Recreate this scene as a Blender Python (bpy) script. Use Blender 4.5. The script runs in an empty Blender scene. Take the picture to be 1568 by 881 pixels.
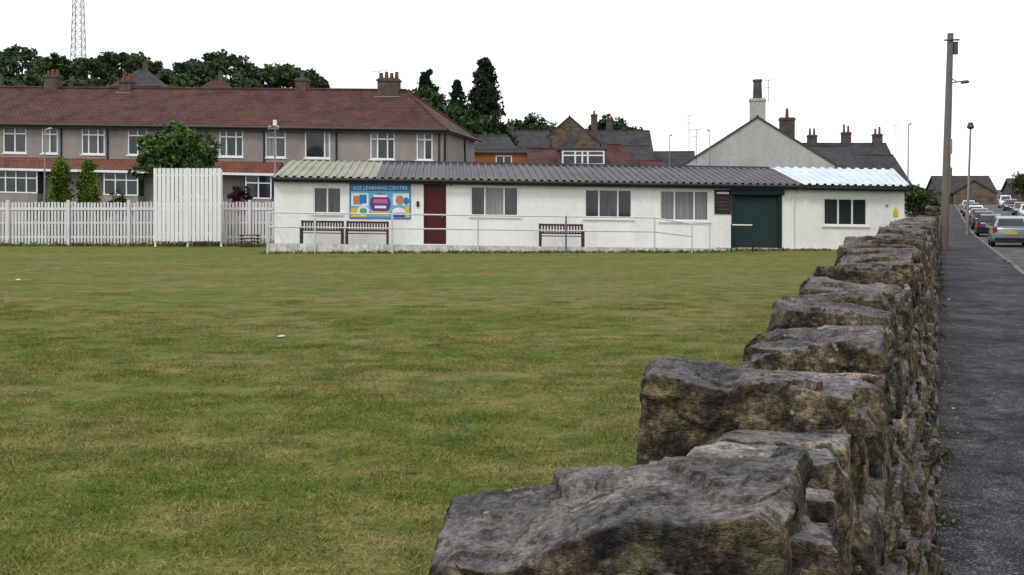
import bpy, math, random
import numpy as np
from mathutils import Vector, noise, Matrix
random.seed(7); rng=np.random.default_rng(7)
scene=bpy.context.scene
CAMH=1.7
# ------------------------------------------------------------------ materials
def new_mat(name):
    m=bpy.data.materials.new(name); m.use_nodes=True
    nt=m.node_tree; b=nt.nodes['Principled BSDF']
    return m,nt,b
def N(nt,t,**k):
    n=nt.nodes.new(t)
    for a,v in k.items():
        if a in n.inputs: n.inputs[a].default_value=v
        else: setattr(n,a,v)
    return n
def coords(nt,scale=(1,1,1),world=False):
    if world: src=N(nt,'ShaderNodeNewGeometry').outputs['Position']
    else: src=N(nt,'ShaderNodeTexCoord').outputs['Object']
    mp=N(nt,'ShaderNodeMapping')
    mp.inputs['Scale'].default_value=scale
    nt.links.new(src,mp.inputs['Vector']); return mp.outputs['Vector']
def noise_n(nt,vec,scale,detail=4,rough=.6):
    n=N(nt,'ShaderNodeTexNoise'); n.inputs['Scale'].default_value=scale
    n.inputs['Detail'].default_value=detail; n.inputs['Roughness'].default_value=rough
    nt.links.new(vec,n.inputs['Vector']); return n.outputs['Fac']
def ramp(nt,fac,stops):
    r=N(nt,'ShaderNodeValToRGB'); e=r.color_ramp.elements
    while len(e)<len(stops): e.new(0.5)
    for i,(p,c) in enumerate(stops):
        e[i].position=p; e[i].color=(c[0],c[1],c[2],1) if not isinstance(c,(int,float)) else (c,c,c,1)
    nt.links.new(fac,r.inputs['Fac']); return r.outputs['Color']
def mix(nt,fac,a,b,mode='MIX'):
    m=N(nt,'ShaderNodeMixRGB'); m.blend_type=mode
    for i,x in (('Fac',fac),('Color1',a),('Color2',b)):
        if isinstance(x,(int,float)): m.inputs[i].default_value=x if i=='Fac' else (x,x,x,1)
        elif isinstance(x,(tuple,list)): m.inputs[i].default_value=(x[0],x[1],x[2],1)
        else: nt.links.new(x,m.inputs[i])
    return m.outputs['Color']
def bump(nt,b,h,strength,dist):
    bp=N(nt,'ShaderNodeBump'); bp.inputs['Strength'].default_value=strength; bp.inputs['Distance'].default_value=dist
    nt.links.new(h,bp.inputs['Height']); nt.links.new(bp.outputs['Normal'],b.inputs['Normal'])
def pm(name,c,var=.15,scale=2.0,rough=.7,bs=0,bstr=.3,bd=.01,metal=0,stretch=(1,1,1),spec=.3,fine=.08,fs=30):
    m,nt,b=new_mat(name); v=coords(nt,stretch)
    f=noise_n(nt,v,scale,4,.65)
    col=ramp(nt,f,[(.3,[x*(1-var) for x in c]),(.7,[min(1,x*(1+var)) for x in c])])
    if fine:
        v2=coords(nt); f2=noise_n(nt,v2,fs,2,.6)
        col=mix(nt,1.0,col,ramp(nt,f2,[(.3,1-fine),(.7,1.0)]),'MULTIPLY')
    nt.links.new(col,b.inputs['Base Color']); b.inputs['Roughness'].default_value=rough
    b.inputs['Metallic'].default_value=metal; b.inputs['Specular IOR Level'].default_value=spec
    if bs: bump(nt,b,noise_n(nt,coords(nt),bs,3,.6),bstr,bd)
    return m
def brickm(name,c1,c2,mort,bw,bh,var=.3,ms=.01,rough=.85,bd=.01):
    m,nt,b=new_mat(name)
    tc=N(nt,'ShaderNodeTexCoord'); sp=N(nt,'ShaderNodeSeparateXYZ'); nt.links.new(tc.outputs['Object'],sp.inputs[0])
    ad=N(nt,'ShaderNodeMath',operation='MULTIPLY_ADD'); nt.links.new(sp.outputs['Y'],ad.inputs[0]); ad.inputs[1].default_value=.97
    nt.links.new(sp.outputs['X'],ad.inputs[2])
    cb=N(nt,'ShaderNodeCombineXYZ'); nt.links.new(ad.outputs[0],cb.inputs['X']); nt.links.new(sp.outputs['Z'],cb.inputs['Y'])
    br=N(nt,'ShaderNodeTexBrick'); nt.links.new(cb.outputs[0],br.inputs['Vector'])
    br.inputs['Color1'].default_value=(*c1,1); br.inputs['Color2'].default_value=(*c2,1); br.inputs['Mortar'].default_value=(*mort,1)
    br.inputs['Scale'].default_value=1; br.inputs['Mortar Size'].default_value=ms; br.inputs['Brick Width'].default_value=bw; br.inputs['Row Height'].default_value=bh
    f=noise_n(nt,coords(nt),.9,5,.7)
    col=mix(nt,1.0,br.outputs['Color'],ramp(nt,f,[(.35,1-var),(.5,.95),(.65,1.15)]),'MULTIPLY')
    f2=noise_n(nt,coords(nt,(1,1,.35)),2.3,4,.7)
    col=mix(nt,ramp(nt,f2,[(.55,0.0),(.75,.35)]),col,(.10,.095,.085))
    nt.links.new(col,b.inputs['Base Color']); b.inputs['Roughness'].default_value=rough
    b.inputs['Specular IOR Level'].default_value=.25
    bump(nt,b,br.outputs['Fac'],-.4,bd)
    return m
def glassm(name,c=(.02,.023,.026),rough=.06,var=.3):
    m,nt,b=new_mat(name); f=noise_n(nt,coords(nt,(1,1,.6)),1.3,2,.5)
    nt.links.new(ramp(nt,f,[(.35,[x*(1-var) for x in c]),(.65,[x*(1+var) for x in c])]),b.inputs['Base Color'])
    b.inputs['Roughness'].default_value=rough; b.inputs['Specular IOR Level'].default_value=.5
    return m
def leafm(name,c,var=.45,ls=.8):
    m,nt,b=new_mat(name)
    g=N(nt,'ShaderNodeNewGeometry')
    r=ramp(nt,g.outputs['Random Per Island'],[(0,[x*(1-var) for x in c]),(1,[x*(1+var) for x in c])])
    f=noise_n(nt,coords(nt),ls,1,.6)
    col=mix(nt,1.0,r,ramp(nt,f,[(.35,.55),(.65,1.3)]),'MULTIPLY')
    nt.links.new(col,b.inputs['Base Color']); b.inputs['Roughness'].default_value=.7; b.inputs['Specular IOR Level'].default_value=.15
    return m
def N_color(nt,v,sc=3):
    n=N(nt,'ShaderNodeTexNoise'); n.inputs['Scale'].default_value=sc; n.inputs['Detail'].default_value=3
    nt.links.new(v,n.inputs['Vector']); return n.outputs['Color']
def rockm(name,bright=1.0,detail=True):
    m,nt,b=new_mat(name)
    v=coords(nt)
    n1=noise_n(nt,v,6.5,5,.72); n2=noise_n(nt,v,24,4,.78)
    B=lambda c:[x*bright for x in c]
    base=ramp(nt,n1,[(.34,B((.013,.012,.012))),(.45,B((.036,.029,.023))),(.54,B((.083,.062,.038))),(.68,B((.16,.123,.075)))])
    blot=ramp(nt,n2,[(.38,.32),(.5,.9),(.62,1.7)])
    c=mix(nt,1.0,base,blot,'MULTIPLY')
    moss=ramp(nt,noise_n(nt,v,8,4,.7),[(.52,0.0),(.58,.55)])
    c=mix(nt,moss,c,mix(nt,1.0,B((.078,.072,.030)),blot,'MULTIPLY'))
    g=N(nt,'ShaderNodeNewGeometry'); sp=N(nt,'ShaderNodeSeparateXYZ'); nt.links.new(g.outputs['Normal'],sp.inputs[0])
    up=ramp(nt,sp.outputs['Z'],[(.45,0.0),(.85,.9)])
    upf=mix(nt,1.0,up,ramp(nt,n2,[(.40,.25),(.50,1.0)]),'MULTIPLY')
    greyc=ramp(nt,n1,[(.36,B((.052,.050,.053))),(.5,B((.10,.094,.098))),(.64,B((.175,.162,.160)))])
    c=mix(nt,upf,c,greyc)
    if detail:
        vo=N(nt,'ShaderNodeTexVoronoi'); vo.inputs['Scale'].default_value=30
        nt.links.new(mix(nt,.06,v,N_color(nt,v,14)),vo.inputs['Vector'])
        vs=ramp(nt,vo.outputs['Distance'],[(.14,1.0),(.20,0.0)])
        gate=ramp(nt,noise_n(nt,v,7.3,2,.5),[(.54,0.0),(.58,.8)])
        sel=mix(nt,1.0,vs,gate,'MULTIPLY')
        c=mix(nt,sel,c,B((.19,.19,.15)))
        n3=noise_n(nt,v,95,2,.7)
        c=mix(nt,1.0,c,ramp(nt,n3,[(.35,.6),(.5,1.0),(.65,1.4)]),'MULTIPLY')
        h=mix(nt,.55,noise_n(nt,v,80,3,.75),noise_n(nt,coords(nt,(1,1,2.4)),20,4,.8))
        bump(nt,b,h,.85,.03)
    nt.links.new(c,b.inputs['Base Color']); b.inputs['Roughness'].default_value=.9; b.inputs['Specular IOR Level'].default_value=.2
    return m
M={}
M['white']=pm('white_render',(.82,.81,.785),.07,.7,.8,bs=50,bstr=.25,bd=.006,stretch=(1.8,1.8,.4),fine=.08,fs=7)
M['whitepaint']=pm('white_paint',(.76,.76,.76),.08,1.5,.55,stretch=(4,4,.5))
M['upvc']=pm('white_upvc',(.80,.80,.80),.03,2,.35)
M['fence']=pm('fence_white_paint',(.66,.64,.67),.14,3,.7,stretch=(3,3,.4))
M['black']=pm('black_trim',(.018,.018,.02),.2,2,.5)
M['glass']=glassm('window_glass',(.022,.028,.034))
M['curtain']=pm('net_curtain_behind_glass',(.21,.21,.22),.45,2.2,.15,stretch=(9,9,.2),spec=.5)
M['curtain_d']=pm('drawn_blind_behind_glass',(.06,.065,.07),.6,1.6,.12,stretch=(5,5,.4),spec=.5)
M['roofdark']=pm('grey_corrugated_sheet',(.080,.078,.088),.3,.8,.55,stretch=(1,1,1),fine=.25,fs=6)
M['roofcream']=pm('cream_corrugated_sheet',(.29,.29,.225),.25,.8,.6,fine=.3,fs=6)
M['roofwhite']=pm('pale_corrugated_sheet',(.55,.62,.68),.14,.8,.4,fine=.15,fs=6)
M['reddoor']=pm('maroon_paint',(.070,.006,.011),.15,2,.45)
M['green']=pm('dark_green_paint',(.004,.025,.024),.2,2,.45)
M['concrete']=pm('concrete',(.34,.33,.30),.2,2,.9,bs=30)
M['bench']=pm('bench_wood',(.065,.032,.02),.3,4,.6,stretch=(1,1,8))
M['rail']=pm('railing_paint',(.55,.58,.62),.15,4,.5)
M['railblue']=pm('railing_blue_paint',(.10,.17,.30),.2,4,.5)
M['pebble']=pm('pebbledash',(.30,.26,.243),.22,.5,.95,bs=25,bstr=.5,bd=.02,fine=.25,fs=14,stretch=(1,1,.5))
M['tile']=brickm('red_brown_roof_tiles',(.104,.039,.030),(.068,.032,.027),(.027,.014,.012),.24,.17,.5,.02)
M['tilered']=brickm('red_roof_tiles',(.20,.07,.05),(.15,.058,.045),(.07,.03,.022),.24,.15,.4,.015)
M['slate']=brickm('slate_roof',(.042,.040,.046),(.058,.054,.060),(.02,.02,.02),.3,.18,.4,.012)
M['stonewall']=brickm('sandstone_wall',(.16,.12,.082),(.095,.072,.054),(.085,.07,.055),.5,.22,.5,.015)
M['brick']=brickm('red_brick_wall',(.18,.058,.04),(.13,.045,.03),(.15,.13,.11),.22,.075,.4,.008)
M['gable']=pm('grey_render',(.44,.425,.41),.18,.4,.9,stretch=(1.6,1.6,.5),fine=.14,fs=5)
M['pot']=pm('clay_pot',(.16,.055,.035),.3,3,.8)
M['chim']=pm('sooty_chimney_stone',(.085,.068,.057),.4,2.5,.9,bs=12)
M['orange']=pm('orange_timber',(.33,.10,.035),.2,2,.7,stretch=(6,6,1))
M['pole']=pm('weathered_pole_timber',(.15,.13,.115),.3,2,.85,stretch=(12,12,.6),bs=20)
M['steel']=pm('galvanised_steel',(.24,.25,.26),.15,3,.5,metal=.3)
M['darksteel']=pm('dark_steel',(.05,.052,.055),.2,3,.5)
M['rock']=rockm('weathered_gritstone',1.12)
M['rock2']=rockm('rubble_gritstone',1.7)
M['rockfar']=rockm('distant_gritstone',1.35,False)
M['mortar']=pm('dark_wall_core',(.04,.034,.028),.4,4,.95)
M['bark']=pm('bark',(.07,.052,.038),.3,5,.9,stretch=(3,3,.6),bs=14)
M['leaf']=leafm('sycamore_leaves',(.060,.105,.024),.5,.9)
M['leafd']=leafm('dark_leaves',(.037,.063,.021),.5,.6)
M['leafh']=leafm('hill_foliage',(.048,.074,.030),.45,.16)
M['conifer']=leafm('conifer_foliage',(.020,.038,.020),.4)
M['cypress']=leafm('golden_cypress',(.10,.15,.015),.35)
M['purple']=leafm('purple_leaves',(.055,.012,.022),.4)
M['paper']=pm('litter_paper',(.5,.5,.48),.1,8,.7)
M['tyre']=pm('tyre_rubber',(.02,.02,.02),.2,9,.85)
M['lampred']=pm('tail_lamp_red',(.35,.01,.01),.1,9,.2)
M['plate']=pm('yellow_number_plate',(.65,.45,.04),.05,9,.4)
def grass_mat(name,blade=False):
    m,nt,b=new_mat(name); v=coords(nt,world=True)
    big=noise_n(nt,coords(nt,(.7,1.1,0.01),True),.30,5,.68); mid=noise_n(nt,coords(nt,(1,1.15,.01),True),1.9,4,.7)
    green=ramp(nt,mid,[(.3,(.068,.099,.015)),(.5,(.099,.131,.022)),(.7,(.132,.160,.031))])
    dryc=ramp(nt,mid,[(.35,(.150,.132,.045)),(.65,(.235,.195,.080))])
    s=N(nt,'ShaderNodeMath',operation='MULTIPLY_ADD'); nt.links.new(big,s.inputs[0]); s.inputs[1].default_value=.62
    t=N(nt,'ShaderNodeMath',operation='MULTIPLY'); nt.links.new(mid,t.inputs[0]); t.inputs[1].default_value=.38
    nt.links.new(t.outputs[0],s.inputs[2])
    f=ramp(nt,s.outputs[0],[(.43,.06),(.58,.75)])
    c=mix(nt,f,green,dryc)
    if blade:
        g=N(nt,'ShaderNodeNewGeometry')
        c=mix(nt,1.0,c,ramp(nt,g.outputs['Random Per Island'],[(0,.65),(.8,1.4),(1,2.2)]),'MULTIPLY')
        b.inputs['Roughness'].default_value=.7
    else:
        fine=noise_n(nt,v,24,4,.75); vf=noise_n(nt,v,110,2,.7)
        c=mix(nt,1.0,c,ramp(nt,fine,[(.3,.45),(.5,.95),(.72,1.45)]),'MULTIPLY')
        c=mix(nt,1.0,c,ramp(nt,vf,[(.3,.65),(.7,1.25)]),'MULTIPLY')
        dk=ramp(nt,noise_n(nt,v,4.0,4,.75),[(.34,.5),(.44,1.0)])
        c=mix(nt,1.0,c,dk,'MULTIPLY')
        bump(nt,b,mix(nt,.5,fine,vf),.8,.03); b.inputs['Roughness'].default_value=.95
    nt.links.new(c,b.inputs['Base Color']); b.inputs['Specular IOR Level'].default_value=.1
    return m
M['grass']=grass_mat('mown_grass'); M['grassb']=grass_mat('grass_blades',True)
M['rough']=pm('rough_ground',(.05,.07,.02),.4,.3,.95,fine=.4,fs=3)
def asphalt(name,c,patch,spec=.15):
    m,nt,b=new_mat(name); v=coords(nt)
    g=noise_n(nt,v,70,3,.8); p=noise_n(nt,coords(nt,(1,1,1)),.8,5,.75); q=noise_n(nt,v,5,5,.75)
    col=ramp(nt,p,[(.38,[x*.5 for x in c]),(.50,c),(.62,patch)])
    col=mix(nt,1.0,col,ramp(nt,g,[(.35,.35),(.50,.85),(.57,1.6),(.66,4.5)]),'MULTIPLY')
    col=mix(nt,1.0,col,ramp(nt,q,[(.36,.5),(.64,1.45)]),'MULTIPLY')
    vo=N(nt,'ShaderNodeTexVoronoi'); vo.feature='DISTANCE_TO_EDGE'; vo.inputs['Scale'].default_value=.5
    dv=mix(nt,.35,v,N_color(nt,v,2)); nt.links.new(dv,vo.inputs['Vector'])
    cr=ramp(nt,vo.outputs['Distance'],[(.0,.35),(.007,1.0)])
    col=mix(nt,1.0,col,cr,'MULTIPLY')
    nt.links.new(col,b.inputs['Base Color']); b.inputs['Roughness'].default_value=.9; b.inputs['Specular IOR Level'].default_value=spec
    bump(nt,b,g,.6,.01)
    return m
M['pave']=asphalt('pavement_asphalt',(.040,.040,.046),(.066,.065,.070))
M['road']=asphalt('road_asphalt',(.085,.085,.09),(.115,.114,.113))
M['kerb']=pm('kerb_stone',(.15,.145,.135),.3,3,.85,bs=30)
# ------------------------------------------------------------------ mesh helpers
def empty(name,loc=(0,0,0)):
    e=bpy.data.objects.new(name,None); e.location=(0,0,0); scene.collection.objects.link(e); return e
class MB:
    def __init__(s): s.v=[]; s.f=[]; s.mi=[]; s.mats=[]
    def m(s,k):
        if k not in s.mats: s.mats.append(k)
        return s.mats.index(k)
    def face(s,pts,k):
        i=len(s.v); s.v+= [tuple(p) for p in pts]; s.f.append(tuple(range(i,i+len(pts)))); s.mi.append(s.m(k))
    def hexa(s,c,k):  # c: 8 pts bottom 4 ccw, top 4
        i=len(s.v); s.v+=[tuple(p) for p in c]
        for q in ((0,3,2,1),(4,5,6,7),(0,1,5,4),(1,2,6,5),(2,3,7,6),(3,0,4,7)):
            s.f.append(tuple(i+j for j in q)); s.mi.append(s.m(k))
    def box(s,fr,a0,a1,b0,b1,z0,z1,k):
        P=fr.P; s.hexa([P(a0,b0,z0),P(a1,b0,z0),P(a1,b1,z0),P(a0,b1,z0),P(a0,b0,z1),P(a1,b0,z1),P(a1,b1,z1),P(a0,b1,z1)],k)
    def tube(s,p0,p1,r0,r1,k,n=8,cap=True):
        p0=Vector(p0);p1=Vector(p1); d=(p1-p0); 
        if d.length<1e-6: return
        d.normalize(); a=d.orthogonal().normalized(); b=d.cross(a); i=len(s.v)
        for j in range(n):
            t=2*math.pi*j/n; o=a*math.cos(t)+b*math.sin(t)
            s.v.append(tuple(p0+o*r0)); s.v.append(tuple(p1+o*r1))
        for j in range(n):
            q=(j+1)%n; s.f.append((i+2*j,i+2*q,i+2*q+1,i+2*j+1)); s.mi.append(s.m(k))
        if cap:
            s.f.append(tuple(i+2*j for j in range(n))[::-1]); s.mi.append(s.m(k))
            s.f.append(tuple(i+2*j+1 for j in range(n))); s.mi.append(s.m(k))
    def obj(s,name,parent=None,smooth=False):
        me=bpy.data.meshes.new(name); me.from_pydata(s.v,[],s.f)
        for k in s.mats: me.materials.append(M[k])
        me.polygons.foreach_set('material_index',s.mi)
        if smooth: me.polygons.foreach_set('use_smooth',[True]*len(s.f))
        me.update(); o=bpy.data.objects.new(name,me); scene.collection.objects.link(o)
        if parent: o.parent=parent
        return o
class Fr:
    def __init__(s,X,Y,z=0,ang=0,slope=0): s.o=(X,Y,z); s.c=math.cos(ang); s.s=math.sin(ang); s.sl=slope
    def P(s,a,b,z): return (s.o[0]+a*s.c-b*s.s, s.o[1]+a*s.s+b*s.c, s.o[2]+z+s.sl*a)
def np_mesh(name,V,Q,mat,parent=None,smooth=False):
    me=bpy.data.meshes.new(name); n=len(V); f=len(Q)
    me.vertices.add(n); me.vertices.foreach_set('co',np.asarray(V,dtype=np.float32).ravel())
    k=Q.shape[1]; me.loops.add(f*k); me.loops.foreach_set('vertex_index',np.asarray(Q,dtype=np.int32).ravel())
    me.polygons.add(f); me.polygons.foreach_set('loop_start',np.arange(0,f*k,k,dtype=np.int32))
    me.polygons.foreach_set('loop_total',np.full(f,k,dtype=np.int32))
    if smooth: me.polygons.foreach_set('use_smooth',np.ones(f,dtype=bool))
    me.materials.append(M[mat]); me.update(calc_edges=True); me.validate()
    o=bpy.data.objects.new(name,me); scene.collection.objects.link(o)
    if parent: o.parent=parent
    return o
def leaf_quads(C,size):
    n=len(C); a=rng.normal(size=(n,3)); a/=np.linalg.norm(a,axis=1,keepdims=True)
    b=rng.normal(size=(n,3)); b-= (a*b).sum(1,keepdims=True)*a; b/=np.linalg.norm(b,axis=1,keepdims=True)
    s=size*rng.uniform(.6,1.3,(n,1)); a=a*s; b=b*s*.6
    V=np.stack([C-a,C+b*.9,C+a,C-b*.9],1).reshape(-1,3)
    return V,np.arange(4*n).reshape(-1,4)
def crown_pts(c,rx,rz,nc,per,cr,flat=.0):
    out=[]
    for _ in range(nc):
        d=rng.normal(size=3); d/=np.linalg.norm(d); 
        if d[2]<-.5: d[2]*=-.6
        r=rng.uniform(.35,1)**.5*rng.uniform(.75,1.0)
        cc=np.array(c)+d*np.array([rx,rx,rz])*r
        k=cr*rng.uniform(.6,1.3)
        e=rng.normal(size=(per,3)); e/=np.linalg.norm(e,axis=1,keepdims=True)
        out.append(cc+e*k*rng.uniform(.5,1,(per,1))*np.array([1,1,.75]))
    return np.concatenate(out)
def broad_tree(name,X,Y,z0,h,rx,mat='leaf',nc=60,per=90,ls=.13,trunk=.35,cr=None):
    e=empty(name); mb=MB(); rz=h*(1-trunk)/2*.92; cz=z0+h-rz
    r0=.03*h; p=Vector((X,Y,z0-.1)); q=Vector((X+.1,Y,z0+h*trunk)); mb.tube(p,q,r0,r0*.7,'bark',9)
    for i in range(9):
        a=i*2.4+random.random(); s=q.lerp(Vector((X,Y,cz)),random.random()*.5)
        m1=Vector((X+math.cos(a)*rx*.4,Y+math.sin(a)*rx*.4,cz-rz*.1+random.uniform(-.3,.3)*rz)); t=Vector((X+math.cos(a)*rx*.8,Y+math.sin(a)*rx*.8,cz+random.uniform(-.3,.6)*rz))
        mb.tube(s,m1,r0*.45,r0*.25,'bark',6); mb.tube(m1,t,r0*.25,r0*.07,'bark',5)
    mb.tube(q,(X,Y,cz+rz*.6),r0*.6,r0*.12,'bark',7)
    mb.obj('trunk',e)
    P=crown_pts((X,Y,cz),rx*.85,rz*.88,nc,per,cr or rx*.28)
    V,Q=leaf_quads(P,ls); np_mesh('crown',V,Q,mat,e)
    return e
def conifer(name,X,Y,z0,h,r,mat='conifer',n=9000,ls=.2,pw=.8,base=.08):
    e=empty(name); mb=MB(); mb.tube((X,Y,z0-.2),(X,Y,z0+h*.96),.022*h,.02,'bark',8)
    pts=[]
    nb=int(n/45)
    for i in range(nb):
        t=base+(1-base)*(1-(1-random.random())**1.0)*.99
        R=r*(1-t)**pw*random.uniform(.6,1.12)+.08; a=random.random()*6.283; droop=-.18*R
        tip=np.array([X+math.cos(a)*R,Y+math.sin(a)*R,z0+t*h+droop]); root=np.array([X,Y,z0+t*h+.1*R])
        if i%3==0: mb.tube(root,tip,.02,.008,'bark',4)
        s=rng.uniform(.25,1,(45,1)); pts.append(root*(1-s)+tip*s+rng.normal(size=(45,3))*np.array([.12*R+.05,.12*R+.05,.09*R+.05]))
    mb.obj('trunk',e)
    V,Q=leaf_quads(np.concatenate(pts),ls); np_mesh('crown',V,Q,mat,e); return e
sm=lambda t:(lambda x:x*x*(3-2*x))(min(1,max(0,t)))
# ------------------------------------------------------------------ site frame: road + boundary wall direction
D=(.3635,.9316); Nn=(.9316,-.3635)
def W(u,v,z): return (D[0]*v+Nn[0]*u, D[1]*v+Nn[1]*u, z)
def roadz(v):
    t=v-70
    if t<=0: return 0
    if t<30: return .025*t*t/60
    return .375+.025*(min(t,400)-30)
def Hh(X,Y):
    u=Nn[0]*X+Nn[1]*Y; v=D[0]*X+D[1]*Y
    w=.4+.6*sm((-X-5)/65)
    hill=27*sm((Y-85)/175)*w+1.0*sm((Y-52)/12)+ .02*max(0,Y-300)
    f=sm((u+32)/22)
    base=-.03
    rz=roadz(v)-.25
    return (hill+base)*(1-f)+rz*f
xs=np.unique(np.concatenate([np.arange(-700,-120,40),np.arange(-120,140,4),np.arange(140,701,40)])); ys=np.unique(np.concatenate([np.arange(-100,40,10),np.arange(40,280,4),np.arange(280,1400,60)]))
V=np.array([(x,y,Hh(x,y)) for y in ys for x in xs]); nx=len(xs)
Q=np.array([(j*nx+i,j*nx+i+1,(j+1)*nx+i+1,(j+1)*nx+i) for j in range(len(ys)-1) for i in range(nx-1)])
np_mesh('ground',V,Q,'rough',smooth=True)
mb=MB()
p=[W(-.45,-25,0),W(-.45,58,0)]
mb.face([(-90,-30,0),p[0],(p[1][0],51.5,0),(-90,51.5,0)],'grass'); mb.obj('cricket_field')
def strip(name,u0,u1,dz,k,v0=-25,v1=420):
    mb=MB(); vs=list(np.arange(v0,v1,5))
    for a,b in zip(vs[:-1],vs[1:]):
        mb.face([W(u0,a,roadz(a)+dz),W(u1,a,roadz(a)+dz),W(u1,b,roadz(b)+dz),W(u0,b,roadz(b)+dz)],k)
    return mb.obj(name)
strip('pavement',-.6,2.0,.004,'pave'); strip('pavement',9.3,11.3,0,'pave'); strip('road',2.1,9.2,-.11,'road')
def kerbs(name,u0):
    mb=MB(); v=-10.0
    while v<200:
        L=.9; 
        mb.hexa([W(u0,v,roadz(v)-.2),W(u0+.12,v,roadz(v)-.2),W(u0+.12,v+L-.012,roadz(v)-.2),W(u0,v+L-.012,roadz(v)-.2),
                 W(u0,v,roadz(v)+.010),W(u0+.115,v,roadz(v)+.010),W(u0+.115,v+L-.012,roadz(v+L)+.010),W(u0,v+L-.012,roadz(v+L)+.010)],'kerb'); v+=L
    mb.obj(name)
kerbs('kerb',1.995); kerbs('kerb',9.19)
# ------------------------------------------------------------------ rocks
def cube_grid(nx,ny,nz):
    idx={}; V=[]; F=[]
    def g(i,j,k):
        if (i,j,k) not in idx: idx[(i,j,k)]=len(V); V.append((2*i/nx-1,2*j/ny-1,2*k/nz-1))
        return idx[(i,j,k)]
    for i in range(nx):
        for j in range(ny):
            F.append((g(i,j,0),g(i,j+1,0),g(i+1,j+1,0),g(i+1,j,0))); F.append((g(i,j,nz),g(i+1,j,nz),g(i+1,j+1,nz),g(i,j+1,nz)))
    for i in range(nx):
        for k in range(nz):
            F.append((g(i,0,k),g(i+1,0,k),g(i+1,0,k+1),g(i,0,k+1))); F.append((g(i,ny,k),g(i,ny,k+1),g(i+1,ny,k+1),g(i+1,ny,k)))
    for j in range(ny):
        for k in range(nz):
            F.append((g(0,j,k),g(0,j,k+1),g(0,j+1,k+1),g(0,j+1,k))); F.append((g(nx,j,k),g(nx,j+1,k),g(nx,j+1,k+1),g(nx,j,k+1)))
    return np.array(V),np.array(F)
def shape_unit(V,seed,nplanes=9,pn=9,depth=.22,hard=1.0):
    r=np.random.default_rng(seed); V=V.copy()
    mx=np.abs(V).max(1); nn=(np.abs(V)**pn).sum(1)**(1/pn); V*= (mx/nn)[:,None]
    for _ in range(nplanes):
        n=r.choice([-1,0,1],3,p=[.4,.2,.4]).astype(float)+r.normal(size=3)*.35
        if np.linalg.norm(n)<.3: continue
        n/=np.linalg.norm(n); sup=(V@n).max(); d=sup*(1-r.uniform(.04,depth))
        dd=V@n-d; msk=dd>0; V[msk]-= np.outer(dd[msk]*hard,n)
    return V
def big_rock(C,res,seed,amp=1.0,nplanes=10,depth=.2,facets=26,top=None,fmax=.022):
    """C: corner pts [i(L/R)][j(front/back)][k(bottom/top)]; top: optional fn(sx,sy)->dz profile of the top surface"""
    V,F=cube_grid(*res); V=shape_unit(V,seed,nplanes,50,depth)
    s=(V+1)/2; C=np.array(C,dtype=float)
    P=np.zeros_like(V)
    for i in (0,1):
        for j in (0,1):
            for k in (0,1):
                w=(s[:,0] if i else 1-s[:,0])*(s[:,1] if j else 1-s[:,1])*(s[:,2] if k else 1-s[:,2]); P+=w[:,None]*C[i][j][k]
    if top: P[:,2]+=np.array([top(a,b) for a,b in s[:,:2]])*s[:,2]
    r=np.random.default_rng(seed+999); cen=P.mean(0)
    for q in range(facets):
        n=r.normal(size=3); n/=np.linalg.norm(n)
        if n[2]<-.3: n[2]*=-1
        pr=(P-cen)@n; d=pr.max()-r.uniform(.003,fmax)*amp; dd=pr-d; mk=dd>0; P[mk]-=np.outer(dd[mk],n)
    out=np.empty_like(P); off=Vector((seed*3.1,seed*1.7,0))
    for a,p in enumerate(P):
        pv=Vector(p); q=pv+off; d=Vector(V[a]).normalized()
        warp=noise.noise_vector(q*5)
        qq=q+warp*.025+noise.noise_vector(q*30)*.005
        # bedding-plane and fracture steps: each cell is a broken plane at its own depth and tilt
        sc=Vector((qq.x*6,qq.y*6,qq.z*11)); dist,pts=noise.voronoi(sc)
        c0=Vector(pts[0])*31.0
        cell=noise.cell(c0); tilt=Vector((noise.cell(c0+Vector((7,0,0)))-.5,noise.cell(c0+Vector((0,7,0)))-.5,noise.cell(c0+Vector((0,0,7)))-.5))
        step=(cell-.5)*.009+tilt.dot(sc-Vector(pts[0]))*.014
        step=max(-.012,min(.009,step))
        dist2,pts2=noise.voronoi(qq*24); step+=(noise.cell(Vector(pts2[0])*17.0)-.5)*.0030
        fi=noise.fractal(q*45,.7,2.2,3)*.0020+noise.noise(q*150)*.0010
        out[a]=pv+warp*.008*amp+noise.noise_vector(q*14)*.004*amp+d*(step+fi)*amp
    return out,F
wall=empty('dry_stone_wall')
def join_parts(parts,name,mat,parent,smooth=True):
    o=0; VV=[];FF=[]
    for v,f in parts: VV.append(v); FF.append(f+o); o+=len(v)
    return np_mesh(name,np.concatenate(VV),np.concatenate(FF),mat,parent,smooth)
def cst(TFL,TFR,TBL,TBR,zb,spread=.03):
    f=lambda p,dx,dy:[(p[0]+dx,p[1]+dy,zb),tuple(p)]
    return [[f(TFL,-spread,-spread*.6),f(TBL,-spread,spread*.6)],[f(TFR,spread*.2,-spread*.6),f(TBR,spread*.3,spread*.6)]]
near=[]
near.append(big_rock(cst((-.122,1.40,1.228),(.322,1.28,1.352),(-.10,1.70,1.270),(.44,1.62,1.350),.98),(140,70,56),3,1.0,3,.07,14,top=lambda a,b:.030*math.exp(-((a-.55)/.2)**2)*(1-b*.4)-.02*math.exp(-((a-.25)/.1)**2)*(1-b)))
near.append(big_rock(cst((.265,2.27,1.362),(.69,2.17,1.330),(.30,2.50,1.392),(.755,2.42,1.342),1.06,.02),(110,46,70),11,1.0,3,.06,14,top=lambda a,b:-.018*math.exp(-((a-.38)/.12)**2)))
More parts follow.
